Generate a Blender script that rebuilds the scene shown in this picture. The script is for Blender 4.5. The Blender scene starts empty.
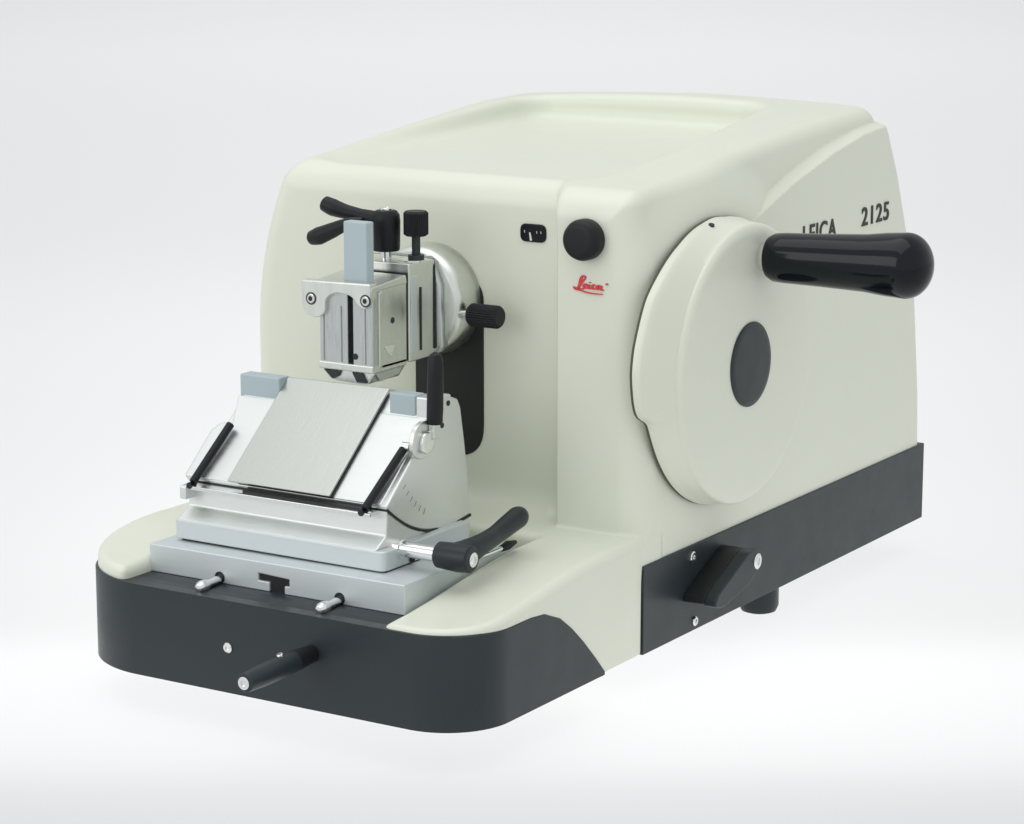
import bpy, bmesh, math
import numpy as np
from mathutils import Vector, Matrix

sc = bpy.context.scene
col = sc.collection
PI = math.pi

# ------------------------------------------------------------------ materials
def new_mat(name):
    m = bpy.data.materials.new(name); m.use_nodes = True
    nt = m.node_tree
    return m, nt, nt.nodes['Principled BSDF']

def obj_coords(nt, scale):
    tc = nt.nodes.new('ShaderNodeTexCoord')
    mp = nt.nodes.new('ShaderNodeMapping'); mp.inputs['Scale'].default_value = scale
    nt.links.new(tc.outputs['Object'], mp.inputs['Vector'])
    return mp.outputs['Vector']

def noise(nt, vec, scale, detail=4, rough=.6):
    n = nt.nodes.new('ShaderNodeTexNoise')
    n.inputs['Scale'].default_value = scale; n.inputs['Detail'].default_value = detail
    n.inputs['Roughness'].default_value = rough
    nt.links.new(vec, n.inputs['Vector'])
    return n.outputs['Fac']

def ramp(nt, fac, a, b, lo=.3, hi=.7):
    r = nt.nodes.new('ShaderNodeMapRange')
    r.inputs['From Min'].default_value = lo; r.inputs['From Max'].default_value = hi
    r.inputs['To Min'].default_value = a; r.inputs['To Max'].default_value = b
    nt.links.new(fac, r.inputs['Value'])
    return r.outputs['Result']

def bump(nt, bs, fac, strength, dist):
    b = nt.nodes.new('ShaderNodeBump'); b.inputs['Strength'].default_value = strength
    b.inputs['Distance'].default_value = dist
    nt.links.new(fac, b.inputs['Height']); nt.links.new(b.outputs['Normal'], bs.inputs['Normal'])

def tint(nt, bs, fac, c, amt):
    mx = nt.nodes.new('ShaderNodeMix'); mx.data_type = 'RGBA'
    mx.inputs['A'].default_value = (*[v*(1-amt) for v in c], 1)
    mx.inputs['B'].default_value = (*[min(1, v*(1+amt)) for v in c], 1)
    nt.links.new(fac, mx.inputs['Factor']); nt.links.new(mx.outputs['Result'], bs.inputs['Base Color'])

def paint(name, c, rough, coat=0, grain=.00003, spec=.5, amt=.015):
    m, nt, b = new_mat(name)
    v = obj_coords(nt, (1, 1, 1))
    f = noise(nt, v, 22, 3)
    tint(nt, b, f, c, amt)
    nt.links.new(ramp(nt, noise(nt, v, 60, 4), rough-.05, rough+.05), b.inputs['Roughness'])
    b.inputs['Specular IOR Level'].default_value = spec
    if coat:
        b.inputs['Coat Weight'].default_value = coat; b.inputs['Coat Roughness'].default_value = .12
    bump(nt, b, noise(nt, v, 1500, 2), .25, grain)
    return m

def metal(name, c, rough, streak=(1, 1, 1), sscale=90, met=1, amt=.05, grain=.00004):
    m, nt, b = new_mat(name)
    v = obj_coords(nt, streak)
    f = noise(nt, v, sscale, 6, .7)
    tint(nt, b, f, c, amt)
    b.inputs['Metallic'].default_value = met
    nt.links.new(ramp(nt, f, rough-.06, rough+.08), b.inputs['Roughness'])
    bump(nt, b, f, .3, grain)
    return m

M_HOUSE = paint('cream_enamel', (.712, .738, .628), .40, .10)
M_BASE = paint('charcoal_enamel', (.021, .029, .033), .38, 0, spec=.35, amt=.04)
M_RUB = paint('black_rubber', (.008, .010, .012), .45, spec=.28, amt=.1)
M_GLOSS = paint('glossy_black_plastic', (.004, .006, .009), .10, 0, grain=.00001, amt=.1, spec=.26)
M_LEVER = paint('black_nylon', (.016, .021, .025), .40, spec=.35, grain=.00012, amt=.1)
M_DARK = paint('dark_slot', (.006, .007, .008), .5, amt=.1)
M_HUB = paint('grey_hub', (.022, .030, .033), .45, spec=.4, amt=.04)
M_ALU = metal('anodised_aluminium', (.75, .775, .76), .42, (2, 14, 14), 30, amt=.06)
M_ALUB = metal('machined_aluminium', (.66, .705, .715), .55, (1, 10, 22), 40, met=.7, amt=.04)
M_HEAD = metal('cast_aluminium', (.73, .75, .71), .34, (14, 14, 2), 30, amt=.10)
M_JAW = metal('worn_jaw_steel', (.56, .59, .58), .30, (30, 30, 2), 30, amt=.16)
M_STEEL = metal('brushed_steel', (.52, .535, .505), .30, (30, 1.2, 1.2), 60, amt=.04)
M_CHROME = metal('chrome', (.82, .83, .82), .14, (3, 3, 3), 60, amt=.03)
M_BLUE = paint('blue_grey_plastic', (.40, .485, .51), .45, amt=.03)
M_RED = paint('red_ink', (.62, .045, .05), .5)
M_INK = paint('black_ink', (.012, .014, .014), .5)
M_WHITE = paint('white_ink', (.7, .7, .68), .5)
M_TICK = paint('grey_engraving', (.25, .26, .25), .5)
M_SEAM = paint('seam_shadow_gap', (.07, .08, .055), .7)

# ------------------------------------------------------------------ helpers
def link(name, me, mat, parent=None):
    o = bpy.data.objects.new(name, me); col.objects.link(o)
    if mat is not None: me.materials.append(mat)
    if parent is not None: o.parent = parent
    return o

def smooth(me, ang=35):
    for p in me.polygons: p.use_smooth = True
    me.set_sharp_from_angle(angle=math.radians(ang))

def from_bm(name, bm, mat, parent, ang=35, bevel=0, seg=3):
    bmesh.ops.recalc_face_normals(bm, faces=bm.faces[:])
    me = bpy.data.meshes.new(name); bm.to_mesh(me); bm.free()
    smooth(me, ang)
    o = link(name, me, mat, parent)
    if bevel:
        md = o.modifiers.new('edge', 'BEVEL'); md.width = bevel; md.segments = seg
        md.limit_method = 'ANGLE'; md.angle_limit = math.radians(40); md.harden_normals = True
    return o

def add_box(bm, x0, x1, y0, y1, z0, z1):
    v = [bm.verts.new((x, y, z)) for x in (x0, x1) for y in (y0, y1) for z in (z0, z1)]
    for f in ((0,1,3,2), (4,6,7,5), (0,4,5,1), (2,3,7,6), (0,2,6,4), (1,5,7,3)):
        bm.faces.new([v[i] for i in f])

def add_prism(bm, pts, axis, a0, a1):
    """pts in the other two axes (in x,y,z order); extruded along axis a0..a1"""
    def mk(p, a):
        if axis == 'x': return (a, p[0], p[1])
        if axis == 'y': return (p[0], a, p[1])
        return (p[0], p[1], a)
    A = [bm.verts.new(mk(p, a0)) for p in pts]; B = [bm.verts.new(mk(p, a1)) for p in pts]
    n = len(pts)
    bm.faces.new(A); bm.faces.new(B[::-1])
    for i in range(n):
        bm.faces.new((A[i], B[i], B[(i+1) % n], A[(i+1) % n]))

def frame(d):
    d = Vector(d).normalized()
    u = Vector((0, 0, 1)) if abs(d.z) < .9 else Vector((1, 0, 0))
    a = d.cross(u).normalized(); return a, d.cross(a).normalized(), d

def add_lathe(bm, origin, direction, prof, n=48):
    """prof: (distance along direction, radius)"""
    o = Vector(origin); a, b, d = frame(direction)
    rings = []
    for h, r in prof:
        c = o + d*h
        if r < 1e-7: rings.append([bm.verts.new(c)])
        else: rings.append([bm.verts.new(c + (a*math.cos(t) + b*math.sin(t))*r) for t in [2*PI*i/n for i in range(n)]])
    for R, S in zip(rings, rings[1:]):
        for i in range(n):
            j = (i+1) % n
            if len(R) == 1 and len(S) == 1: continue
            if len(R) == 1: bm.faces.new((R[0], S[i], S[j]))
            elif len(S) == 1: bm.faces.new((R[i], S[0], R[j]))
            else: bm.faces.new((R[i], S[i], S[j], R[j]))
    for R in (rings[0], rings[-1]):
        if len(R) > 1: bm.faces.new(R)

def cyl(r, h, c=.0006):
    c = min(c, r*.5, h*.3)
    return [(0, 0), (0, r-c), (c*.3, r-c*.3), (c, r), (h-c, r), (h-c*.3, r-c*.3), (h, r-c), (h, 0)]

def add_sweep(bm, pts, rad, n=16, flat=1.0, up=(0, 0, 1)):
    """tube through pts; rad per point (or one); flat squashes along 'up'-ish axis"""
    P = [Vector(p) for p in pts]
    if not isinstance(rad, (list, tuple)): rad = [rad]*len(P)
    U = Vector(up)
    rings = []
    for i, p in enumerate(P):
        d = (P[min(i+1, len(P)-1)] - P[max(i-1, 0)]).normalized()
        s = d.cross(U).normalized(); t = s.cross(d).normalized()
        rings.append([bm.verts.new(p + s*math.cos(a)*rad[i] + t*math.sin(a)*rad[i]*flat) for a in [2*PI*k/n for k in range(n)]])
    for R, S in zip(rings, rings[1:]):
        for i in range(n):
            j = (i+1) % n; bm.faces.new((R[i], S[i], S[j], R[j]))
    bm.faces.new(rings[0]); bm.faces.new(rings[-1])

def spline(P, n=8):
    """Catmull-Rom through tuples of any length"""
    P = [np.array(p, float) for p in P]; Q = [2*P[0]-P[1]] + P + [2*P[-1]-P[-2]]
    out = []
    for i in range(1, len(Q)-2):
        for k in range(n):
            t = k/n; a, b, c, d = Q[i-1:i+3]
            out.append(.5*((2*b)+(-a+c)*t+(2*a-5*b+4*c-d)*t*t+(-a+3*b-3*c+d)*t**3))
    out.append(P[-1]); return out

def rounded(pts, r, n=5):
    out = []; N = len(pts)
    for i in range(N):
        p = np.array(pts[i], float); a = np.array(pts[i-1], float); b = np.array(pts[(i+1) % N], float)
        rr = r[i] if isinstance(r, (list, tuple)) else r
        if rr <= 0: out.append(tuple(p)); continue
        da, db = a-p, b-p; la, lb = np.hypot(*da), np.hypot(*db)
        t = min(rr, la*.45, lb*.45)
        A, B = p+da/la*t, p+db/lb*t
        for k in range(n+1):
            s = k/n; out.append(tuple((1-s)**2*A + 2*s*(1-s)*p + s*s*B))
    return out

def screw(name, c, d, r, parent, mat=None, h=.0012, sub=True):
    bm = bmesh.new(); add_lathe(bm, c, d, [(-.0004, 0), (-.0004, r), (h*.6, r), (h, r*.8), (h, r*.45), (h*.35, r*.42), (h*.35, 0)], 24)
    return from_bm(name, bm, mat or M_CHROME, parent)

# ------------------------------------------------------------------ root
root = bpy.data.objects.new('microtome', None); col.objects.link(root)
root['label'] = 'cream rotary microtome with charcoal base, large handwheel and aluminium blade holder'
root['category'] = 'microtome'

# ------------------------------------------------------------------ housing (implicit surface -> mesh)
WY, WZ = .0805, .139                      # handwheel axis
PROF_Y = [-.20, -.1056, -.0935, -.083, -.0793, -.0684, -.0576, -.046, -.0371, -.0365]
PROF_Z = [.0463, .0463, .0452, .0411, .0397, .0321, .0229, .0118, .0026, -.01]
RIDGE_Y = [.00, .10, .1247, .1652, .2139, .2522, .2761, .40]
RIDGE_Z = [.2020, .2050, .2118, .2247, .2364, .2430, .2449, .249]
def sstep(a, b, x):
    t = np.clip((x-a)/(b-a), 0, 1); return t*t*(3-2*t)
def smin(a, b, k):
    h = np.maximum(k-np.abs(a-b), 0)/k; return np.minimum(a, b)-h*h*k*.25
def smax(a, b, k): return -smin(-a, -b, k)
def rmax(r, *ds):
    s = 0; m = None
    for d in ds:
        e = d+r; s = s+np.maximum(e, 0)**2; m = e if m is None else np.maximum(m, e)
    return np.sqrt(s)-r+np.minimum(m, 0)

def sdf(x, y, z):
    # upper body planes
    xl = -.2588+np.interp(y, [.03, .12, .26], [2.6, 1.9, .9])*np.maximum(z-.142, 0)**2
    hull = -.0034-.48*(1-.35*sstep(.19, .27, y))*np.maximum(z-.13, 0)**2
    rr = np.sqrt((y-WY)**2+(z-WZ)**2)
    in_reg = np.maximum(sstep(-.0016, .0016, np.interp(y, RIDGE_Y, RIDGE_Z)-z)*sstep(.05, .085, y), sstep(.108, .076, rr))
    in_reg = np.maximum(in_reg, sstep(.15, .12, z))
    xr = hull+(-.0007-hull)*in_reg
    dR = x-xr
    dL = xl-x
    yr = np.interp(z, [.0, .0455, .078, .1373, .1807, .2146, .238, .27], [.350, .3455, .3435, .3345, .3195, .3050, .2920, .270])
    dB = y-yr
    u = (x+.127)/.127
    zt = .2375+.095*(y-.05)-.10*np.maximum(y-.05, 0)**2+.0005+.0040*(1-u*u)*sstep(.05, .25, y)
    zt = zt-.0032*sstep(.21, .285, y)*np.clip(-u, 0, 1)
    dT = z-zt
    core = rmax(np.where(x > -.127, .0075, .012)+0*x, rmax(.010, dL, dR, dB), dT)
    wf = .0042+.010*sstep(.205, .236, z)
    yf = .017*sstep(0, 1, (-.0503-x)/wf)
    rec = rmax(.015, yf-y, core)
    # dished tray in the lid
    tray = rmax(.02, -.222-x, x-(-.046-.10*np.maximum(y-.10, 0)), y-.252, .030-y)
    tray = smax(tray, (.2360+.017*(y-.035))-z, .009)
    # front deck
    rc = np.where(x < -.12, .055, .033)
    qx = np.abs(x+.1250)-.1250+rc; qy = np.abs(y-.07)-.2285+rc
    d2 = np.sqrt(np.maximum(qx, 0)**2+np.maximum(qy, 0)**2)+np.minimum(np.maximum(qx, qy), 0)-rc
    zd = np.interp(y, [-.165, -.14, -.118, -.0976, -.078, -.06, -.045, -.03, .05], [.0480, .0497, .0521, .0549, .0575, .0594, .0603, .0608, .061])
    zd = zd+.0042*sstep(-.13, -.215, x)*sstep(-.05, -.10, y)
    dk = rmax(np.interp(y, [-.16, -.08], [.0030, .0055]), d2, z-zd)
    dk = np.maximum(dk, y-np.where(x > -.0515, .020, .06))
    ch = rmax(.004, -.2045-x, x+.0490, y+.02)
    ch = np.maximum(ch, .041-z)
    dk = smax(dk, -ch, .006)
    body = smax(rec, -tray, .007)
    body = smin(body, dk, .002+.014*sstep(-.050, -.064, x))
    body = np.maximum(body, np.where(z < .075, np.maximum(x+.0004*sstep(-.006, .0016, y), -.25-x), -1))
    # underside
    zb = np.where(y < .0008, np.interp(y, PROF_Y, PROF_Z)-.004, .044)
    zb = np.where((y > -.0372) & (y < .0008), 0.0004, zb)
    return np.maximum(body, zb-z)

def surface_nets(F, xs, ys, zs):
    ins = F < 0
    nx, ny, nz = F.shape
    s = np.zeros((nx-1, ny-1, nz-1), np.int8)
    for i in (0, 1):
        for j in (0, 1):
            for k in (0, 1):
                s += ins[i:nx-1+i, j:ny-1+j, k:nz-1+k]
    act = np.argwhere((s > 0) & (s < 8))
    idx = -np.ones(s.shape, np.int32); idx[tuple(act.T)] = np.arange(len(act))
    acc = np.zeros((len(act), 3)); cnt = np.zeros(len(act))
    C = [(i, j, k) for i in (0, 1) for j in (0, 1) for k in (0, 1)]
    for a in C:
        for ax in range(3):
            if a[ax]: continue
            b = list(a); b[ax] = 1
            fa = F[tuple((act+a).T)]; fb = F[tuple((act+b).T)]
            m = (fa < 0) != (fb < 0)
            t = np.where(m, fa/(fa-fb+1e-20), 0)
            p = np.tile(np.array(a, float), (len(act), 1)); p[:, ax] = t
            acc += p*m[:, None]; cnt += m
    V = act+acc/cnt[:, None]
    V = np.c_[xs[0]+V[:, 0]*(xs[1]-xs[0]), ys[0]+V[:, 1]*(ys[1]-ys[0]), zs[0]+V[:, 2]*(zs[1]-zs[0])]
    quads = []
    for ax in range(3):
        o1, o2 = [(1, 2), (2, 0), (0, 1)][ax]
        sl0 = [slice(None)]*3; sl1 = [slice(None)]*3
        sl0[ax] = slice(0, -1); sl1[ax] = slice(1, None)
        A, B = ins[tuple(sl0)], ins[tuple(sl1)]
        e = np.argwhere(A != B)
        e = e[(e[:, o1] > 0) & (e[:, o2] > 0) & (e[:, o1] < F.shape[o1]-1) & (e[:, o2] < F.shape[o2]-1)]
        d1 = np.zeros(3, int); d1[o1] = 1; d2 = np.zeros(3, int); d2[o2] = 1
        q = np.stack([idx[tuple((e-d1-d2).T)], idx[tuple((e-d2).T)], idx[tuple(e.T)], idx[tuple((e-d1).T)]], 1)
        fl = A[tuple(e.T)]
        q[~fl] = q[~fl][:, ::-1]
        quads.append(q)
    return V, np.concatenate(quads)

def implicit_mesh(name, fn, lo, hi, h):
    xs, ys, zs = [np.arange(a, b+h, h) for a, b in zip(lo, hi)]
    F = np.empty((len(xs), len(ys), len(zs)), np.float32)
    Y, Z = np.meshgrid(ys, zs, indexing='ij')
    for i, x in enumerate(xs): F[i] = fn(np.full_like(Y, x), Y, Z)
    V, Q = surface_nets(F, xs, ys, zs)
    def grad(P, e):
        g = np.stack([fn(P[:, 0]+e*(k == 0), P[:, 1]+e*(k == 1), P[:, 2]+e*(k == 2)) -
                      fn(P[:, 0]-e*(k == 0), P[:, 1]-e*(k == 1), P[:, 2]-e*(k == 2)) for k in range(3)], 1)/(2*e)
        return g
    for _ in range(3):
        f = fn(*V.T); g = grad(V, 2e-4); n2 = (g*g).sum(1)+1e-6
        st = -(f/n2)[:, None]*g
        ln = np.linalg.norm(st, axis=1)[:, None]
        V = V+st*np.minimum(1, h*.5/(ln+1e-12))
    me = bpy.data.meshes.new(name)
    me.vertices.add(len(V)); me.vertices.foreach_set('co', V.astype(np.float32).ravel())
    me.loops.add(Q.size); me.loops.foreach_set('vertex_index', Q.ravel().astype(np.int32))
    me.polygons.add(len(Q)); me.polygons.foreach_set('loop_start', np.arange(0, Q.size, 4, dtype=np.int32))
    me.update(); me.validate()
    for p in me.polygons: p.use_smooth = True
    g = grad(V, 5e-4); g /= np.linalg.norm(g, axis=1)[:, None]+1e-9
    if len(me.vertices) == len(g):
        me.normals_split_custom_set_from_vertices([tuple(v) for v in g.tolist()])
    return me

STEP = .0016
me = implicit_mesh('housing', sdf, (-.268, -.170, -.006), (.006, .358, .268), STEP)
housing = link('housing', me, M_HOUSE, root)

# slot, counter, logo, model text
bm = bmesh.new()
add_prism(bm, rounded([(-.1480, .0865), (-.1052, .0865), (-.1052, .1815), (-.1480, .1815)], [.010, .018, .012, .012], 8), 'y', .0164, .0182)
from_bm('travel_slot', bm, M_DARK, housing, bevel=.0004)
bm = bmesh.new()
add_prism(bm, rounded([(-.0825, .2035), (-.0672, .2035), (-.0672, .2128), (-.0825, .2128)], .0035, 5), 'y', .0160, .0182)
cw = from_bm('counter_window', bm, M_GLOSS, housing, bevel=.0004)

def stroke_mesh(bm, strokes, to3, w, th):
    th0 = th
    for si, s in enumerate(strokes):
        th = th0*(1+.18*si)
        P = spline(s, 7) if len(s) > 2 else [np.array(p, float) for p in s]
        L = []; R = []
        for i, p in enumerate(P):
            d = P[min(i+1, len(P)-1)][:2]-P[max(i-1, 0)][:2]; d = d/(np.hypot(*d)+1e-9)
            n = np.array((-d[1], d[0]))*w*(p[2] if len(p) > 2 else 1)*.5
            L.append(p[:2]+n); R.append(p[:2]-n)
        a = [bm.verts.new(to3(q, -th)) for q in L]; b = [bm.verts.new(to3(q, -th)) for q in R]
        c = [bm.verts.new(to3(q, th+th0*.008*i)) for i, q in enumerate(L)]; d = [bm.verts.new(to3(q, th+th0*.008*i)) for i, q in enumerate(R)]
        for i in range(len(P)-1):
            for A, B in ((a, b), (c, d), (a, c), (b, d)):
                bm.faces.new((A[i], A[i+1], B[i+1], B[i]))
        bm.faces.new((a[0], b[0], d[0], c[0])); bm.faces.new((a[-1], b[-1], d[-1], c[-1]))

# red script logo, units: 0..1 across the width
LG = [
 [(.02,.22,1.2),(.05,.10,1.4),(.14,.12,1.4),(.20,.40,1.5),(.24,.78,1.5),(.30,1.0,1.2),(.37,.96,1.0),(.36,.80,.9),(.27,.55,1.2),(.17,.24,1.3),(.08,.08,1.2)],
 [(.10,.12,1.2),(.22,.10,1.4),(.32,.13,1.2)],
 [(.32,.24,.9),(.40,.36,1.0),(.41,.46,1.0),(.35,.44,1.1),(.33,.28,1.3),(.37,.17,1.2),(.45,.20,.9)],
 [(.50,.45,1.2),(.47,.28,1.3),(.50,.17,1.2),(.56,.20,.9)],
 [(.515,.57,1.2),(.53,.61,1.2)],
 [(.69,.40,1.0),(.63,.46,1.1),(.59,.32,1.3),(.62,.17,1.2),(.69,.20,.9)],
 [(.86,.42,1.0),(.79,.45,1.1),(.74,.30,1.3),(.77,.17,1.2),(.83,.26,1.0),(.88,.44,1.2)],
 [(.88,.44,1.2),(.86,.24,1.3),(.90,.15,1.2),(.95,.19,.9)],
 [(.05,.05,.7),(.25,-.01,1.0),(.45,-.10,1.3),(.65,-.13,1.2),(.92,-.12,.8)],
 [(1.02,.60,.7),(1.06,.62,.7),(1.06,.55,.7),(1.02,.55,.7)],
]
bm = bmesh.new()
stroke_mesh(bm, LG, lambda q, t: (-.0408+q[0]*.0185, -.0001-t, .1842+q[1]*.0075), .062, .0003)
from_bm('brand_script', bm, M_RED, housing)

def text(name, s, size, sx, loc, rot, mat, parent, th=.0002, bold=0, shear=0, gap=1.12):
    cu = bpy.data.curves.new(name, 'FONT'); cu.body = s; cu.size = size; cu.extrude = th
    cu.offset = bold; cu.space_character = gap; cu.shear = shear
    o = bpy.data.objects.new(name, cu); col.objects.link(o)
    bpy.context.view_layer.update()
    me = bpy.data.meshes.new_from_object(o.evaluated_get(bpy.context.evaluated_depsgraph_get()))
    bpy.data.objects.remove(o)
    me.name = name
    xs = [v.co.x for v in me.vertices]; ys = [v.co.y for v in me.vertices]
    x0, x1, y0, y1 = min(xs), max(xs), min(ys), max(ys)
    w, h = sx
    R = Matrix(rot).transposed()
    for v in me.vertices:
        p = Vector(((v.co.x-x0)/(x1-x0)*w, (v.co.y-y0)/(y1-y0)*h, v.co.z))
        v.co = Vector(loc)+R @ p
    return link(name, me, mat, parent)
SIDE = ((0, 1, 0), (0, 0, 1), (1, 0, 0))
text('maker_lettering', 'LEICA', .01, (.0415, .0108), (-.0004, .1755, .1878), SIDE, M_INK, housing, bold=.00016)
text('model_number', '2125', .01, (.0365, .0108), (-.0004, .2500, .1896), SIDE, M_INK, housing, bold=.00016)
FR = ((1, 0, 0), (0, 0, 1), (0, -1, 0))
bm = bmesh.new()
stroke_mesh(bm, [[(-.0757, .2043, 1.3), (-.0765, .2085, .8)]], lambda q, t: (q[0], .0159-t, q[1]), .0009, .0002)
for x in (-.0795, -.0722, -.0697):
    stroke_mesh(bm, [[(x, .2082, .5), (x-.0002, .2094, .5)]], lambda q, t: (q[0], .0159-t, q[1]), .0006, .0002)
from_bm('counter_marks', bm, M_WHITE, housing)

# dial knob on the column
bm = bmesh.new()
add_lathe(bm, (-.0330, .0008, .2103), (0, -1, 0), [(0, 0), (0, .0100), (.0015, .0104), (.0062, .0104), (.0086, .0095), (.0098, .0078), (.0100, .0060), (.0100, 0)], 56)
from_bm('dial_knob', bm, M_RUB, root)

# ------------------------------------------------------------------ charcoal base
def base_front():
    rl, rr_, xl, xr, yf = .055, .0335, -.2505, .0005, -.1600
    rows = set([-.0371])
    for k in range(25):
        a = PI/2*k/24
        rows.add(round(yf+rl*(1-math.sin(a)), 6)); rows.add(round(yf+rr_*(1-math.sin(a)), 6))
    for k in range(60): rows.add(round(-.1265+k*(.0894/59), 6))
    rows = sorted(rows)
    bm = bmesh.new(); prev = None; first = None
    for y in rows:
        a = xl; b = xr
        if y < yf+rl: t = (yf+rl-y); a = xl+rl-math.sqrt(max(rl*rl-t*t, 0))
        if y < yf+rr_: t = (yf+rr_-y); b = xr-rr_+math.sqrt(max(rr_*rr_-t*t, 0))
        h = float(np.interp(y, PROF_Y, PROF_Z))
        c = .0012 if y > yf+1e-6 else .0
        hh = h if c else h-.0009
        cc = .0009
        pts = [(a, y, 0), (a, y, h-cc), (a+c, y, hh), (b-c, y, hh), (b, y, h-cc), (b, y, 0)]
        v = [bm.verts.new(p) for p in pts]
        if prev:
            for i in range(6):
                j = (i+1) % 6
                bm.faces.new((prev[i], prev[j], v[j], v[i]))
        else: bm.faces.new(v)
        prev = v
    bm.faces.new(prev)
    bmesh.ops.remove_doubles(bm, verts=bm.verts[:], dist=1e-6)
    return bm
base = from_bm('base', base_front(), M_BASE, root, ang=50)
bm = bmesh.new(); add_box(bm, -.2505, .0006, .0008, .3452, .0002, .0466)
from_bm('base_skirt', bm, M_BASE, root, bevel=.0005, seg=2)
for p in ((-.0205, .170), (-.2350, .175), (-.035, -.12), (-.215, -.12)):
    if p[1] < 0: continue
    bm = bmesh.new(); add_lathe(bm, (p[0], p[1], .001), (0, 0, -1), [(0, 0), (0, .0112), (.017, .0112), (.0202, .0098), (.0212, .007), (.0212, 0)], 40)
    from_bm('foot', bm, M_BASE, root)
for p in ((-.05, -.02), (-.20, -.02), (-.05, .30), (-.20, .30)):
    bm = bmesh.new(); add_lathe(bm, (p[0], p[1], .001), (0, 0, -1), [(0, 0), (0, .0112), (.017, .0112), (.0202, .0098), (.0212, .007), (.0212, 0)], 40)
    from_bm('foot', bm, M_BASE, root)

# base screws
screw('base_screw', (.0006, .0519, .0404), (1, 0, 0), .0030, root)
screw('base_screw', (.0006, .0550, .0052), (1, 0, 0), .0026, root)
screw('base_screw', (-.1381, -.1600, .0229), (0, -1, 0), .0026, root)

# clamp lever on the front of the base: shaft pointing forward with a screwed cap
bm = bmesh.new()
add_sweep(bm, [(-.088, -.1740, .0279), (-.088, -.185, .0277), (-.088, -.200, .0273), (-.088, -.212, .0271)], [.0052, .0054, .0052, .0046], 28)
fl = from_bm('front_lock_lever', bm, M_BASE, root, bevel=.0008)
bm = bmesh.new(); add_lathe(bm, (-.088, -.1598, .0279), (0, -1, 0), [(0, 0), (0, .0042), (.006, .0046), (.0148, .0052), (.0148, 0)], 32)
from_bm('lever_shade_root', bm, M_DARK, fl)  # black root stands in for the shade where the shaft meets the base
screw('lever_screw', (-.088, -.2120, .0271), (0, -1, 0), .0031, fl)
screw('lever_screw', (-.0885, -.1840, .0327), (-.25, -.3, .9), .0017, fl)

# clamp lever on the side of the base
bm = bmesh.new()
P = rounded([(.0935, .0300), (.0925, .0385), (.0800, .0400), (.0450, .0245), (.0405, .0185), (.0500, .0160), (.0800, .0220)], .004, 5)
add_prism(bm, P, 'x', .0130, .0200)
sl = from_bm('brake_lever', bm, M_BASE, root, bevel=.001)
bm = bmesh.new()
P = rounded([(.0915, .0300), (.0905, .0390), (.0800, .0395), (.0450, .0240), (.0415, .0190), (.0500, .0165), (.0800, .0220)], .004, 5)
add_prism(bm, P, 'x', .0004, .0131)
from_bm('lever_shade_block', bm, M_DARK, sl, bevel=.0006)  # black flank stands in for the shadow between lever and base
screw('lever_screw', (.0200, .0872, .0330), (1, 0, 0), .0042, sl)

# ------------------------------------------------------------------ handwheel
seam = [(.0965,.2124),(.079,.215),(.0665,.216),(.0542,.2147),(.0483,.214),(.0289,.2078),(.0085,.1959),(-.0045,.1842),(-.0120,.1701),(-.0158,.1610),(-.0182,.1484),(-.0160,.1325),(-.0135,.1262),(-.0095,.1228),(-.0035,.1212),(-.0010,.1190),(.0039,.1103),(.0144,.0953),(.029,.0816),(.0455,.072),(.0713,.0651)]
ang = np.array([math.atan2(z-WZ, y-WY) for y, z in seam]); rad = np.array([math.hypot(z-WZ, y-WY) for y, z in seam])
rad = rad-.0026*np.clip((rad-.078)/.01, 0, 1)
ang = np.where(ang < 0, ang+2*PI, ang)
xa = np.concatenate([[-.6, 0, .9], ang, [4.95, 2*PI, 2*PI+.9]]); ra = np.concatenate([[.0732, .0732, .0732], rad, [.0732, .0732, .0732]])
o_ = np.argsort(xa); xa, ra = xa[o_], ra[o_]
NW = 360
th = np.linspace(0, 2*PI, NW, endpoint=False)
Rs = np.interp(th, xa, ra)
for _ in range(2): Rs = (np.roll(Rs, 1)+Rs+np.roll(Rs, -1))/3
Rsm = Rs.copy()
for _ in range(160): Rsm = (np.roll(Rsm, 1)+Rsm+np.roll(Rsm, -1))/3
def loft(rings, name, mat, parent, cap=True):
    bm = bmesh.new(); RR = []
    for x, r in rings:
        RR.append([bm.verts.new((x, WY+math.cos(t)*q, WZ+math.sin(t)*q)) for t, q in zip(th, r)])
    for R, S in zip(RR, RR[1:]):
        for i in range(NW):
            j = (i+1) % NW; bm.faces.new((R[i], R[j], S[j], S[i]))
    bm.faces.new(RR[0][::-1])
    if cap: bm.faces.new(RR[-1])
    return from_bm(name, bm, mat, parent, ang=40)
one = np.ones(NW)
RF = .0722
rings = [(.0020, Rs), (.0040, Rs-.0001), (.0052, Rs-.0005)]
for k, t in enumerate(np.linspace(0, 1, 7)):
    s = t
    rings.append((.0062+.0080*t, (Rs-.0011)*(1-s)+(RF+.0010)*one*s))
for k in range(1, 9):
    a = PI/2*k/8
    rings.append((.0142+.0033*math.sin(a), (RF+.0010-.0062*(1-math.cos(a)))*one))
wheel = loft(rings, 'handwheel', M_HOUSE, root)
loft([(.0008, Rs+.0001), (.0021, Rs+.0001)], 'wheel_gap_ring', M_SEAM, wheel)
bm = bmesh.new(); add_lathe(bm, (.0172, .0805, .1392), (1, 0, 0), [(0, 0), (0, .0220), (.0008, .0222), (.0014, .0214), (.0016, .0185), (.0016, 0)], 72)
from_bm('hub_cap', bm, M_HUB, wheel)
bm = bmesh.new(); add_lathe(bm, (.0062, .0568, .2128), (.25, -.3, .92), [(0, 0), (0, .0016), (.0012, .0016), (.0012, 0)], 16)
from_bm('index_mark', bm, M_DARK, wheel)
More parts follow.
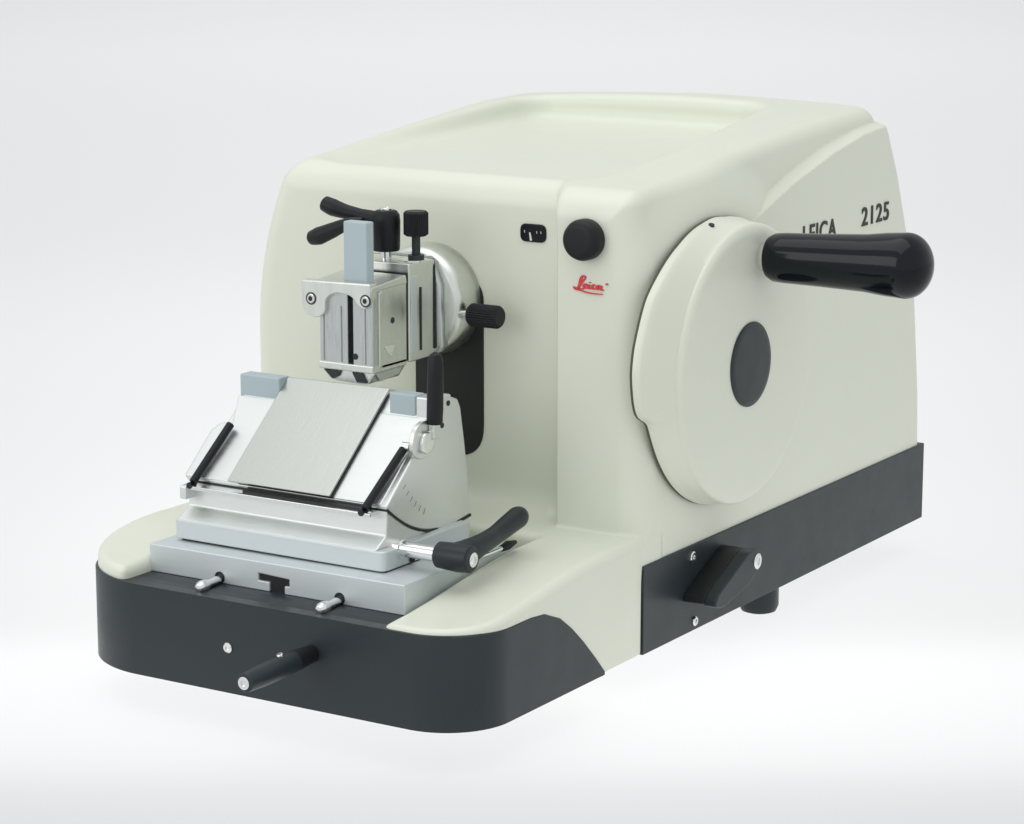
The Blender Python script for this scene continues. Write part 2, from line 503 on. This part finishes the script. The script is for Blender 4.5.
# crank handle
HY, HZ = .092, .1940
prof = [(0, 0), (0, .0088), (.0012, .0112), (.0040, .0126), (.010, .0130), (.030, .0136), (.055, .0147), (.066, .0160), (.074, .0165), (.0770, .0167)]
for k in range(1, 13):
    a = PI/2*k/12
    prof.append((.0770+.0130*math.sin(a), .0167*math.cos(a)))
bm = bmesh.new(); add_lathe(bm, (.0215, HY, HZ), (1, 0, .022), prof, 72)
hd = from_bm('crank_handle', bm, M_GLOSS, wheel)
bm = bmesh.new(); add_lathe(bm, (.0165, HY, HZ), (1, 0, .022), cyl(.0075, .008), 40)
from_bm('handle_spindle', bm, M_CHROME, wheel)

# ------------------------------------------------------------------ slide rail and carriage
rail_pts = [(-.2052,.0463),(-.1305,.0463),(-.1305,.0512),(-.1372,.0512),(-.1372,.0548),(-.1186,.0540),(-.1186,.0505),(-.1215,.0505),(-.1215,.0463),(-.0508,.0463),(-.0508,.0612),(-.2052,.0605)]
bm = bmesh.new(); add_prism(bm, rail_pts, 'y', -.1365, -.0400)
rail = from_bm('slide_rail', bm, M_ALUB, root, bevel=.0006, seg=2)
bm = bmesh.new(); add_box(bm, -.1368, -.1189, -.1352, -.060, .0461, .0546)
from_bm('groove_lining', bm, M_DARK, rail)
for x in (-.1610, -.0885):
    bm = bmesh.new(); add_lathe(bm, (x, -.1345, .0487), (.05, -1, -.03), [(0, 0), (0, .0020), (.012, .0021), (.0135, .0026), (.0160, .0031), (.0185, .0030), (.0203, .0020), (.0210, 0)], 24)
    pn = from_bm('rail_pin', bm, M_CHROME, rail)
    bm = bmesh.new(); add_lathe(bm, (x, -.1360, .0492), (0, -1, 0), [(0, 0), (0, .0030), (.0008, .0030), (.0008, 0)], 24)
    from_bm('pin_collar', bm, M_DARK, rail)

bm = bmesh.new()
add_prism(bm, rounded([(-.1980, -.1245), (-.0708, -.1245), (-.0708, -.050), (-.1980, -.050)], [.001, .0042, .001, .001], 7), 'z', .0617, .0715)
car = from_bm('slide_carriage', bm, M_ALUB, root, bevel=.0007)
bm = bmesh.new()
add_prism(bm, [(-.1243, .0713), (-.1150, .0768), (-.1140, .0872), (-.045, .0872), (-.045, .0713)], 'x', -.1972, -.0760)
from_bm('carriage_upper', bm, M_ALU, car, bevel=.0009)
bm = bmesh.new(); add_box(bm, -.1955, -.0712, -.1225, -.052, .0606, .0620)
from_bm('carriage_gib', bm, M_DARK, car)
screw('carriage_screw', (-.0702, -.1020, .0635), (1, 0, 0), .0014, car, M_DARK)
# support cheek below the tilting arc
arc = [(-.1141,.0899),(-.1052,.0836),(-.0947,.0776),(-.0826,.0733),(-.0694,.0712),(-.0587,.0708),(-.0413,.0728)]
arcs = [tuple(p) for p in spline(arc, 6)]
lower = [(-.1141, .0717), ] + [(p[0], p[1]-.0009) for p in arcs] + [(-.0405, .0615), (-.112, .0615)]
bm = bmesh.new(); add_prism(bm, lower, 'x', -.1930, -.0762)
from_bm('holder_support', bm, M_ALU, car, bevel=.0003, seg=1)

# tilting knife holder
chk = arcs + [(-.0431,.0906), (-.0466,.1117), (-.0500,.1290), (-.0525,.1336), (-.0572,.1354), (-.0650,.1360), (-.0700,.1310), (-.1150,.0914)]
bm = bmesh.new(); add_prism(bm, chk, 'x', -.1925, -.0757)
hold = from_bm('knife_holder', bm, M_ALU, root, bevel=.0009)
bm = bmesh.new()                                      # dark seam following the arc
add_prism(bm, [(p[0], p[1]-.0011) for p in arcs] + [(p[0], p[1]+.0002) for p in arcs[::-1]], 'x', -.1927, -.0754)
from_bm('arc_seam', bm, M_DARK, hold)
for y, z in ((-.0613, .1330), (-.0668, .1228)):
    bm = bmesh.new(); add_lathe(bm, (-.0760, y, z), (1, 0, 0), [(0, 0), (0, .0014), (.0006, .0014), (.0006, 0)], 20)
    from_bm('cheek_hole', bm, M_DARK, hold)
K = .872
sn, cs = math.sin(math.atan(K)), math.cos(math.atan(K))
def pl(x, s, o):
    """point on the inclined face: s metres up the slope from its foot, o metres above it"""
    return (x, -.1155+s*cs-o*sn, .091+s*sn+o*cs)
def slab(bm, quad, o0, o1):
    A = [bm.verts.new(pl(x, s, o0)) for x, s in quad]; B = [bm.verts.new(pl(x, s, o1)) for x, s in quad]
    n = len(quad); bm.faces.new(A); bm.faces.new(B[::-1])
    for i in range(n): bm.faces.new((A[i], B[i], B[(i+1) % n], A[(i+1) % n]))
# wings either side of the pressure plate
bm = bmesh.new(); slab(bm, [(-.1900, .001), (-.166, .001), (-.166, .0545), (-.1950, .0540), (-.1893, .037), (-.1888, .033)], -.004, .0006)
from_bm('clamp_wing', bm, M_ALU, hold, bevel=.0007)
bm = bmesh.new(); slab(bm, [(-.112, .001), (-.0790, .001), (-.0790, .0545), (-.112, .0545)], -.004, .0006)
from_bm('clamp_wing', bm, M_ALU, hold, bevel=.0007)
bm = bmesh.new(); slab(bm, [(-.2000, .001), (-.186, .001), (-.186, .038), (-.1965, .0365), (-.2000, .031)], -.010, .0003)
from_bm('side_flange', bm, M_ALU, hold, bevel=.0016)
# pressure plate
bm = bmesh.new(); slab(bm, [(-.1702, .0000), (-.1078, .0000), (-.1072, .0680), (-.1696, .0670)], .0016, .0032)
pp = from_bm('pressure_plate', bm, M_STEEL, hold, bevel=.0005)
bm = bmesh.new(); slab(bm, [(-.1645, .0005), (-.1072, .0005), (-.1069, .0650), (-.1640, .0600)], .0003, .0017)
from_bm('plate_backing', bm, M_DARK, hold)
# blue-grey finger guards at the top corners
bm = bmesh.new(); add_box(bm, -.1945, -.1695, -.0745, -.0655, .1255, .1378)
from_bm('finger_guard', bm, M_BLUE, hold, bevel=.0008)
bm = bmesh.new(); add_box(bm, -.1020, -.0865, -.0740, -.0655, .1260, .1378)
from_bm('finger_guard', bm, M_BLUE, hold, bevel=.0008)
bm = bmesh.new(); add_box(bm, -.0862, -.0758, -.0742, -.0585, .1262, .1372)
from_bm('guard_stop', bm, M_ALU, hold, bevel=.0008)
# lip with bright edge at the foot of the plate
bm = bmesh.new(); add_prism(bm, [(-.1215, .0868), (-.1215, .0886), (-.1130, .0893), (-.1130, .0868)], 'x', -.1955, -.0810)
from_bm('front_lip', bm, M_CHROME, hold, bevel=.0003)
bm = bmesh.new(); add_prism(bm, [(-.1185, .0886), (-.1185, .0896), (-.1120, .0904), (-.1120, .0890)], 'x', -.1600, -.0860)
from_bm('lip_gap', bm, M_DARK, hold)
bm = bmesh.new(); add_prism(bm, rounded([(-.1225, .0815), (-.1225, .0885), (-.1100, .0890), (-.1100, .0815)], .0012), 'x', -.1966, -.1925)
from_bm('lip_ear', bm, M_ALU, hold, bevel=.0006)
# dark guard rods
for (xa_, s0, xb_, s1) in ((-.1895, -.004, -.1862, .0330), (-.0846, -.0042, -.0802, .0330)):
    bm = bmesh.new()
    add_sweep(bm, [pl(xa_, s0, .003), pl(xa_+(xb_-xa_)*.5, (s0+s1)/2, .0035), pl(xb_, s1, .004)], [.0020, .0021, .0021], 16)
    rd = from_bm('guard_rod', bm, M_RUB, hold, bevel=.0004)
    bm = bmesh.new(); add_lathe(bm, pl(xb_, s1+.001, .0040), (1, 0, 0), [(-.0012, 0), (-.0012, .0024), (.0032, .0024), (.0036, .0018), (.0036, 0)], 20)
    if xb_ > -.1: from_bm('rod_pivot', bm, M_CHROME, rd)
    else: bm.free()
    bm = bmesh.new(); add_lathe(bm, pl(xa_-.0015, s0-.0005, .001), (0, -1, 0), [(-.002, 0), (-.002, .0017), (.0022, .0017), (.0022, 0)], 16)
    from_bm('rod_stop', bm, M_DARK, rd)
# cam bracket and lever on the cheek
br = rounded([(-.0955,.1195),(-.0925,.1262),(-.0865,.1285),(-.0740,.1285),(-.0742,.1175),(-.0790,.1110),(-.0880,.1095),(-.0950,.1125)], .004, 5)
bm = bmesh.new(); add_prism(bm, br, 'x', -.0762, -.0735)
cb = from_bm('cam_bracket', bm, M_HEAD, hold, bevel=.0006)
br2 = [((y+.0850)*.52-.0850, (z-.1180)*.60+.1172) for y, z in br]
bm = bmesh.new(); add_prism(bm, br2, 'x', -.0737, -.0712)
from_bm('cam_disc', bm, M_CHROME, cb, bevel=.0009)
bm = bmesh.new(); add_box(bm, -.0735, -.0700, -.0825, -.0765, .1190, .1290)
from_bm('cam_shank', bm, M_HEAD, cb, bevel=.0008)
cl = [(-.0715, -.0796, .1262), (-.0715, -.0796, .1275), (-.0713, -.0794, .135), (-.0712, -.0792, .150), (-.0712, -.0790, .1580), (-.0712, -.0790, .1605), (-.0712, -.079, .1617)]
bm = bmesh.new(); add_sweep(bm, cl, [.0036, .0040, .0041, .0040, .0037, .0028, .0010], 24, up=(0, 1, 0))
from_bm('cam_lever', bm, M_RUB, hold, bevel=.0003)
# engraved scale on the cheek: little tick marks
bm = bmesh.new()
for k in range(6):
    a = math.radians(-148+k*6); cy, cz, r0 = -.062, .122, .046
    add_prism(bm, [(cy+math.cos(a)*(r0)-.0002, cz+math.sin(a)*r0), (cy+math.cos(a)*(r0)+.0002, cz+math.sin(a)*r0),
                   (cy+math.cos(a)*(r0-.003)+.0002, cz+math.sin(a)*(r0-.003)), (cy+math.cos(a)*(r0-.003)-.0002, cz+math.sin(a)*(r0-.003))], 'x', -.0758, -.0755)
from_bm('angle_scale', bm, M_TICK, hold)

# clamp shaft and ergonomic lever, right of the carriage
bm = bmesh.new(); add_lathe(bm, (-.0762, -.1098, .0706), (1, 0, 0), [(0, 0), (0, .0046), (.0062, .0046), (.0066, .0038), (.0260, .0039), (.0262, .0046), (.0285, .0046), (.0285, 0)], 36)
cs_ = from_bm('clamp_shaft', bm, M_CHROME, root)
bm = bmesh.new()
add_lathe(bm, (-.0495, -.1098, .0706), (1, 0, 0), [(0, 0), (0, .0056), (.0008, .0064), (.012, .0070), (.0185, .0066), (.0195, .0056), (.0195, 0)], 36)
hub = from_bm('lever_hub', bm, M_LEVER, cs_)
pth = [(-.0400, -.1085, .0708), (-.0385, -.100, .0715), (-.0380, -.088, .0730), (-.0388, -.076, .0742), (-.0395, -.063, .0766), (-.0399, -.0540, .0783), (-.0402, -.0505, .0788), (-.0403, -.0490, .0790)]
bm = bmesh.new(); add_sweep(bm, spline(pth, 4), [float(v) for v in np.interp(np.linspace(0, 7, 29), range(8), [.0066, .0062, .0050, .0047, .0052, .0055, .0045, .0015])], 24, flat=1.0)
from_bm('lever_arm', bm, M_LEVER, cs_)
screw('lever_cap', (-.0300, -.1098, .0706), (1, 0, 0), .0036, cs_)
bm = bmesh.new(); add_sweep(bm, [(-.047, -.090, .0625), (-.045, -.070, .0632), (-.0445, -.0600, .0636)], .0012, 12)
ex = from_bm('stop_rod', bm, M_CHROME, cs_)
bm = bmesh.new(); add_sweep(bm, [(-.0448, -.0615, .0634), (-.0445, -.056, .0640), (-.0442, -.0490, .0642)], [.0016, .0024, .0010], 12)
from_bm('stop_tip', bm, M_RUB, cs_)

# ------------------------------------------------------------------ specimen head
head = bpy.data.objects.new('specimen_head', None); col.objects.link(head); head.parent = root
HX, HZc = -.1355, .1695
bm = bmesh.new()
add_lathe(bm, (HX, .0168, HZc), (0, -1, 0), [(0, 0), (0, .0286), (.0006, .0292), (.0140, .0292), (.0170, .0286), (.0192, .0269), (.0200, .0250), (.0200, 0)], 96)
disc = from_bm('orientation_disc', bm, M_HEAD, head, ang=50)
# middle block with chamfered rear edge
bm = bmesh.new()
mp = [(-.158, -.0305), (-.1195, -.0305), (-.1195, -.0072), (-.158, -.0072)]
add_prism(bm, mp, 'z', .1440, .1945)
mid = from_bm('swivel_block', bm, M_HEAD, head, bevel=.0009)
bm = bmesh.new(); add_prism(bm, [(-.158, .1950), (-.1215, .1950), (-.1158, .1812), (-.1150, .1490), (-.1182, .1432), (-.158, .1432)], 'y', -.0074, .0008)
from_bm('bevelled_flange', bm, M_JAW, mid, bevel=.0030, seg=1)  # darker metal puts the shade of the bevel into its colour
bm = bmesh.new(); add_prism(bm, [(-.157, .1945), (-.1200, .1945), (-.1192, .1900), (-.1189, .1480), (-.157, .1436)], 'y', -.0086, -.0070)
from_bm('flange_gap', bm, M_DARK, mid)
bm = bmesh.new(); add_box(bm, -.1200, -.1192, -.0212, -.0196, .1490, .1815)
from_bm('block_slot', bm, M_DARK, mid)
bm = bmesh.new(); add_box(bm, -.1230, -.1193, -.0290, -.0235, .1480, .1880)
from_bm('slide_gib', bm, M_ALUB, mid, bevel=.0004)
bm = bmesh.new(); add_box(bm, -.1560, -.1205, -.0326, -.0300, .1450, .1900)
from_bm('block_gap', bm, M_DARK, mid)
bm = bmesh.new(); add_lathe(bm, (-.1255, -.0185, .1940), (0, 0, 1), [(0, 0), (0, .0070), (.0012, .0070), (.0014, .0058), (.0014, 0)], 36)
from_bm('stem_boss', bm, M_CHROME, mid)
# front clamp: two jaws with a groove, screwed cap, lower rail
bm = bmesh.new()
add_box(bm, -.1525, -.1195, -.0560, -.0325, .1440, .1868)
frontb = from_bm('clamp_body', bm, M_HEAD, head, bevel=.0012)
bm = bmesh.new(); add_box(bm, -.1525, -.1352, -.0625, -.0555, .1455, .1840)
from_bm('clamp_jaw', bm, M_JAW, frontb, bevel=.0010)
bm = bmesh.new(); add_box(bm, -.1322, -.1197, -.0625, -.0555, .1455, .1850)
from_bm('clamp_jaw', bm, M_JAW, frontb, bevel=.0010)
bm = bmesh.new(); add_box(bm, -.1355, -.1318, -.0575, -.0555, .1460, .1838)
from_bm('jaw_groove', bm, M_DARK, frontb)
bm = bmesh.new(); add_lathe(bm, (-.1305, -.0622, .1510), (0, -1, 0), [(0, 0), (0, .0016), (.0006, .0016), (.0006, 0)], 16)
from_bm('jaw_pin_hole', bm, M_DARK, frontb)
cap = rounded([(-.1620,.1878),(-.1195,.1888),(-.1195,.1800),(-.1225,.1752),(-.1275,.1775),(-.1310,.1820),(-.1400,.1830),(-.1450,.1808),(-.1470,.1780),(-.1472,.1715),(-.1530,.1688),(-.1590,.1700),(-.1615,.1750)], [.001,.001,.003,.003,.002,.003,.003,.002,.002,.004,.004,.004,.002], 4)
bm = bmesh.new(); add_prism(bm, cap, 'y', -.0650, -.0590)
cp = from_bm('clamp_cap', bm, M_HEAD, frontb, bevel=.0008)
bm = bmesh.new(); add_prism(bm, [(-.0645, .1868), (-.0335, .1896), (-.0325, .1850), (-.0640, .1840)], 'x', -.1575, -.1192)
from_bm('top_plate', bm, M_HEAD, frontb, bevel=.0008)
for x, z in ((-.1556, .1787), (-.1222, .1802)):
    bm = bmesh.new(); add_lathe(bm, (x, -.0645, z), (0, -1, 0), [(0, 0), (0, .0024), (.0009, .0024), (.0012, .0021), (.0012, .0013), (-.0002, .0012), (-.0002, 0)], 28)
    from_bm('socket_screw', bm, M_CHROME, frontb)
    bm = bmesh.new(); add_lathe(bm, (x, -.0648, z), (0, -1, 0), [(0, 0), (0, .0032), (.0004, .0032), (.0004, 0)], 28)
    from_bm('screw_counterbore', bm, M_HUB, frontb)
    bm = bmesh.new(); add_lathe(bm, (x, -.0646, z), (0, -1, 0), [(0, 0), (0, .0014), (.0008, .0014), (.0008, 0)], 6)
    from_bm('screw_socket', bm, M_DARK, frontb)
for x0, x1 in ((-.1500, -.1493), (-.1392, -.1385), (-.1245, -.1239)):
    bm = bmesh.new(); add_box(bm, x0, x1, -.0627, -.0610, .1475, .1760)
    from_bm('jaw_line', bm, M_TICK, frontb)
bm = bmesh.new(); add_box(bm, -.1198, -.1187, -.0580, -.0555, .1460, .1835)
from_bm('side_rib', bm, M_HEAD, frontb, bevel=.0004)
bm = bmesh.new(); add_prism(bm, [(-.0600, .1428), (-.0560, .1384), (-.0400, .1395), (-.0360, .1432)], 'x', -.1215, -.1196)
from_bm('dovetail_flank', bm, M_JAW, frontb, bevel=.0003)
# lower jaw rail with slanted facets
bm = bmesh.new(); add_box(bm, -.1530, -.1195, -.0632, -.0330, .1432, .1470)
from_bm('jaw_rail', bm, M_HEAD, frontb, bevel=.0007)
bm = bmesh.new(); add_prism(bm, [(-.1525,.1434),(-.1480,.1385),(-.1430,.1372),(-.1290,.1368),(-.1240,.1372),(-.1198,.1434)], 'y', -.0610, -.0335)
from_bm('dovetail', bm, M_HEAD, frontb, bevel=.0007)
bm = bmesh.new(); add_prism(bm, [(-.1505,.1428),(-.1450,.1382),(-.1415,.1400),(-.1400,.1428)], 'y', -.0622, -.0600)
add_prism(bm, [(-.1330,.1428),(-.1300,.1378),(-.1240,.1380),(-.1270,.1428)], 'y', -.0622, -.0600)
from_bm('dovetail_recess', bm, M_HUB, frontb)
bm = bmesh.new(); add_lathe(bm, (-.1197, -.0455, .1680), (1, 0, 0), [(0, 0), (0, .0016), (.0004, .0016), (.0004, 0)], 16)
from_bm('grub_screw', bm, M_HUB, frontb)
bm = bmesh.new(); add_prism(bm, [(-.0530, .1560), (-.0430, .1560), (-.0480, .1495)], 'x', -.1200, -.1188)
from_bm('wedge_face', bm, M_CHROME, frontb, bevel=.0004)
# blue-grey specimen tab standing up from the clamp
bm = bmesh.new(); add_box(bm, -.1400, -.1258, -.0585, -.0520, .1860, .2183)
from_bm('adapter_tab', bm, M_BLUE, head, bevel=.0007)
# two clamping levers
bm = bmesh.new(); add_lathe(bm, (-.1393, -.0220, .1940), (0, 0, 1), [(0, 0), (0, .0030), (.007, .0030), (.007, 0)], 24)
stem = from_bm('lever_stem', bm, M_CHROME, head)
bm = bmesh.new(); add_lathe(bm, (-.1393, -.0220, .1990), (0, 0, 1), [(0, 0), (0, .0066), (.001, .0071), (.015, .0074), (.0185, .0070), (.0205, .0055), (.0212, .003), (.0212, 0)], 36)
lh = from_bm('clamp_lever', bm, M_RUB, head)
pth = [(-.1400, -.0230, .2130), (-.1450, -.0250, .2150), (-.1520, -.0270, .2166), (-.1600, -.0285, .2182), (-.1670, -.0296, .2200), (-.1720, -.0300, .2218), (-.1735, -.0301, .2224)]
bm = bmesh.new(); add_sweep(bm, spline(pth, 4), [float(v) for v in np.interp(np.linspace(0, 6, 25), range(7), [.0052, .0044, .0036, .0038, .0045, .0040, .0012])], 20)
from_bm('lever_grip', bm, M_RUB, lh)
screw('lever_screw', (-.1393, -.0220, .2200), (0, 0, 1), .0036, lh)
bm = bmesh.new(); add_lathe(bm, (-.1385, -.0440, .1880), (0, 0, 1), [(0, 0), (0, .0024), (.021, .0024), (.021, .0036), (.0285, .0036), (.0285, 0)], 30)
lh2 = from_bm('clamp_lever', bm, M_RUB, head)
pth = [(-.1385, -.0445, .2145), (-.1430, -.0450, .2150), (-.1485, -.0455, .2140), (-.1560, -.0458, .2108), (-.1640, -.0460, .2075), (-.1690, -.0460, .2060), (-.1708, -.0460, .2056)]
bm = bmesh.new(); add_sweep(bm, spline(pth, 4), [float(v) for v in np.interp(np.linspace(0, 6, 25), range(7), [.0040, .0034, .0032, .0040, .0046, .0036, .0010])], 20)
from_bm('lever_grip', bm, M_RUB, lh2)
# knurled knobs
def knurled(bm, o, d, r, h, n=30):
    o = Vector(o); a, b, d = frame(d); R = []
    for hh, rr in [(0, r*.8), (h*.08, r), (h*.92, r), (h, r*.82)]:
        R.append([bm.verts.new(o+d*hh+(a*math.cos(2*PI*i/(2*n))+b*math.sin(2*PI*i/(2*n)))*(rr*(.93 if i % 2 else 1))) for i in range(2*n)])
    for A, B in zip(R, R[1:]):
        for i in range(2*n):
            j = (i+1) % (2*n); bm.faces.new((A[i], A[j], B[j], B[i]))
    bm.faces.new(R[0]); bm.faces.new(R[-1])
bm = bmesh.new(); knurled(bm, (-.1236, -.0180, .2072), (0, 0, 1), .0064, .0128)
kt = from_bm('micrometer_knob', bm, M_RUB, head, ang=20)
bm = bmesh.new(); add_lathe(bm, (-.1236, -.0180, .1945), (0, 0, 1), [(0, 0), (0, .0042), (.0030, .0042), (.0030, .0022), (.0130, .0022), (.0130, 0)], 24)
from_bm('knob_stem', bm, M_HUB, kt)
bm = bmesh.new(); knurled(bm, (-.1027, .0000, .1660), (1, 0, 0), .0060, .0185)
kr = from_bm('micrometer_knob', bm, M_RUB, head, ang=20)
bm = bmesh.new(); add_lathe(bm, (-.1120, .0000, .1655), (1, 0, .02), [(0, 0), (0, .0022), (.011, .0022), (.011, 0)], 20)
from_bm('knob_stem', bm, M_CHROME, kr)

# ------------------------------------------------------------------ setting: sheet of translucent white, swept up at the back
FZ = -.0203
cp_ = Vector((.6592, -1.1672, .4039))
fw = Vector((-.5225, .8281, 0)).normalized(); rt = Vector((fw.y, -fw.x, 0))
bm = bmesh.new()
sec = [(-1.6, 0), (4.2, 0)] + [(4.2+1.2*math.sin(PI/2*k/16), 1.2*(1-math.cos(PI/2*k/16))) for k in range(1, 17)] + [(5.4, 4.0)]
org = Vector((-.12, .05, FZ))
L = [bm.verts.new(org+fw*s-rt*5+Vector((0, 0, z))) for s, z in sec]
R = [bm.verts.new(org+fw*s+rt*5+Vector((0, 0, z))) for s, z in sec]
for i in range(len(sec)-1): bm.faces.new((L[i], R[i], R[i+1], L[i+1]))
mt, nt, b = new_mat('translucent_white_sheet')
b.inputs['Base Color'].default_value = (.80, .80, .80, 1); b.inputs['Roughness'].default_value = .7
b.inputs['Specular IOR Level'].default_value = .1
v = obj_coords(nt, (1, 1, 1)); tint(nt, b, noise(nt, v, 3, 2), (.42, .42, .42), .006)
tr = nt.nodes.new('ShaderNodeBsdfTranslucent'); tr.inputs['Color'].default_value = (.9, .9, .9, 1)
mix = nt.nodes.new('ShaderNodeMixShader'); mix.inputs[0].default_value = .65  # translucence added so the lamps underneath can brighten the floor
out = nt.nodes['Material Output']
nt.links.new(b.outputs[0], mix.inputs[1]); nt.links.new(tr.outputs[0], mix.inputs[2]); nt.links.new(mix.outputs[0], out.inputs[0])
fo = from_bm('floor', bm, mt, None); fo['kind'] = 'structure'

# ------------------------------------------------------------------ light
w = bpy.data.worlds.new('World'); sc.world = w; w.use_nodes = True
nt = w.node_tree; bg = nt.nodes['Background']
bg.inputs[0].default_value = (.97, .99, 1, 1); bg.inputs[1].default_value = .80
def area(name, loc, aim, sx, sy, e, color=(1, 1, 1), spread=180):
    l = bpy.data.lights.new(name, 'AREA'); l.shape = 'RECTANGLE'; l.size = sx; l.size_y = sy; l.energy = e; l.color = color
    l.spread = math.radians(spread)
    o = bpy.data.objects.new(name, l); col.objects.link(o); o.location = loc
    o.rotation_euler = (Vector(aim)-Vector(loc)).to_track_quat('-Z', 'Y').to_euler(); return o
area('softbox_overhead', (-.2, -.2, 1.8), (-.1, .05, 0), 2.0, 1.6, 11)
area('softbox_front', (-.9, -2.0, .9), (-.1, 0, .12), 1.4, 1.2, 9)
cam_g = Vector((.6592, -1.1672, 0))
def under(name, s, side, z, sx, sy, e):
    p = cam_g+fw*s+rt*side; p.z = FZ-z
    o = area(name, p, p+Vector((0, 0, 1)), sx, sy, e)
    o.rotation_euler = (PI, 0, math.atan2(rt.y, rt.x)); return o
for d, z, sx, sy, e in ((1.322, .042, .8, .22, .150), (1.5, .30, .5, .4, .60), (1.7, .40, .7, .5, .33), (2.2, .60, .9, .9, 1.6), (3.0, 1.2, 1.5, 2.0, 5.4), (6.0, 2.0, 3.0, 4.0, 36)):
    under('added_lamp_below_sheet', d, 0, z, sx, sy, e)  # unseen lamps added to whiten the floor and grade the backdrop

# ------------------------------------------------------------------ camera
cam = bpy.data.cameras.new('camera'); co = bpy.data.objects.new('camera', cam); col.objects.link(co)
cam.sensor_fit = 'HORIZONTAL'; cam.sensor_width = 36; cam.lens = 2753.0463/1024*36
cam.clip_start = .05; cam.clip_end = 60
r_ = Vector((.845726714, .533616271, 0)); u_ = Vector((-.1083685, .17175289, .97916148)); d_ = Vector((-.5224965, .8281030, -.2030832))
m = Matrix.Identity(4)
for i in range(3): m[i][0], m[i][1], m[i][2] = r_[i], u_[i], -d_[i]
m[0][3], m[1][3], m[2][3] = .65922783, -1.16718046, .40386687
co.matrix_world = m
sc.camera = co
sc.render.resolution_x, sc.render.resolution_y = 1024, 824
sc.view_settings.view_transform = 'Standard'; sc.view_settings.look = 'None'
sc.view_settings.exposure = 0; sc.view_settings.gamma = 1
sc.cycles.use_denoising = True
sc.cycles.max_bounces = 8
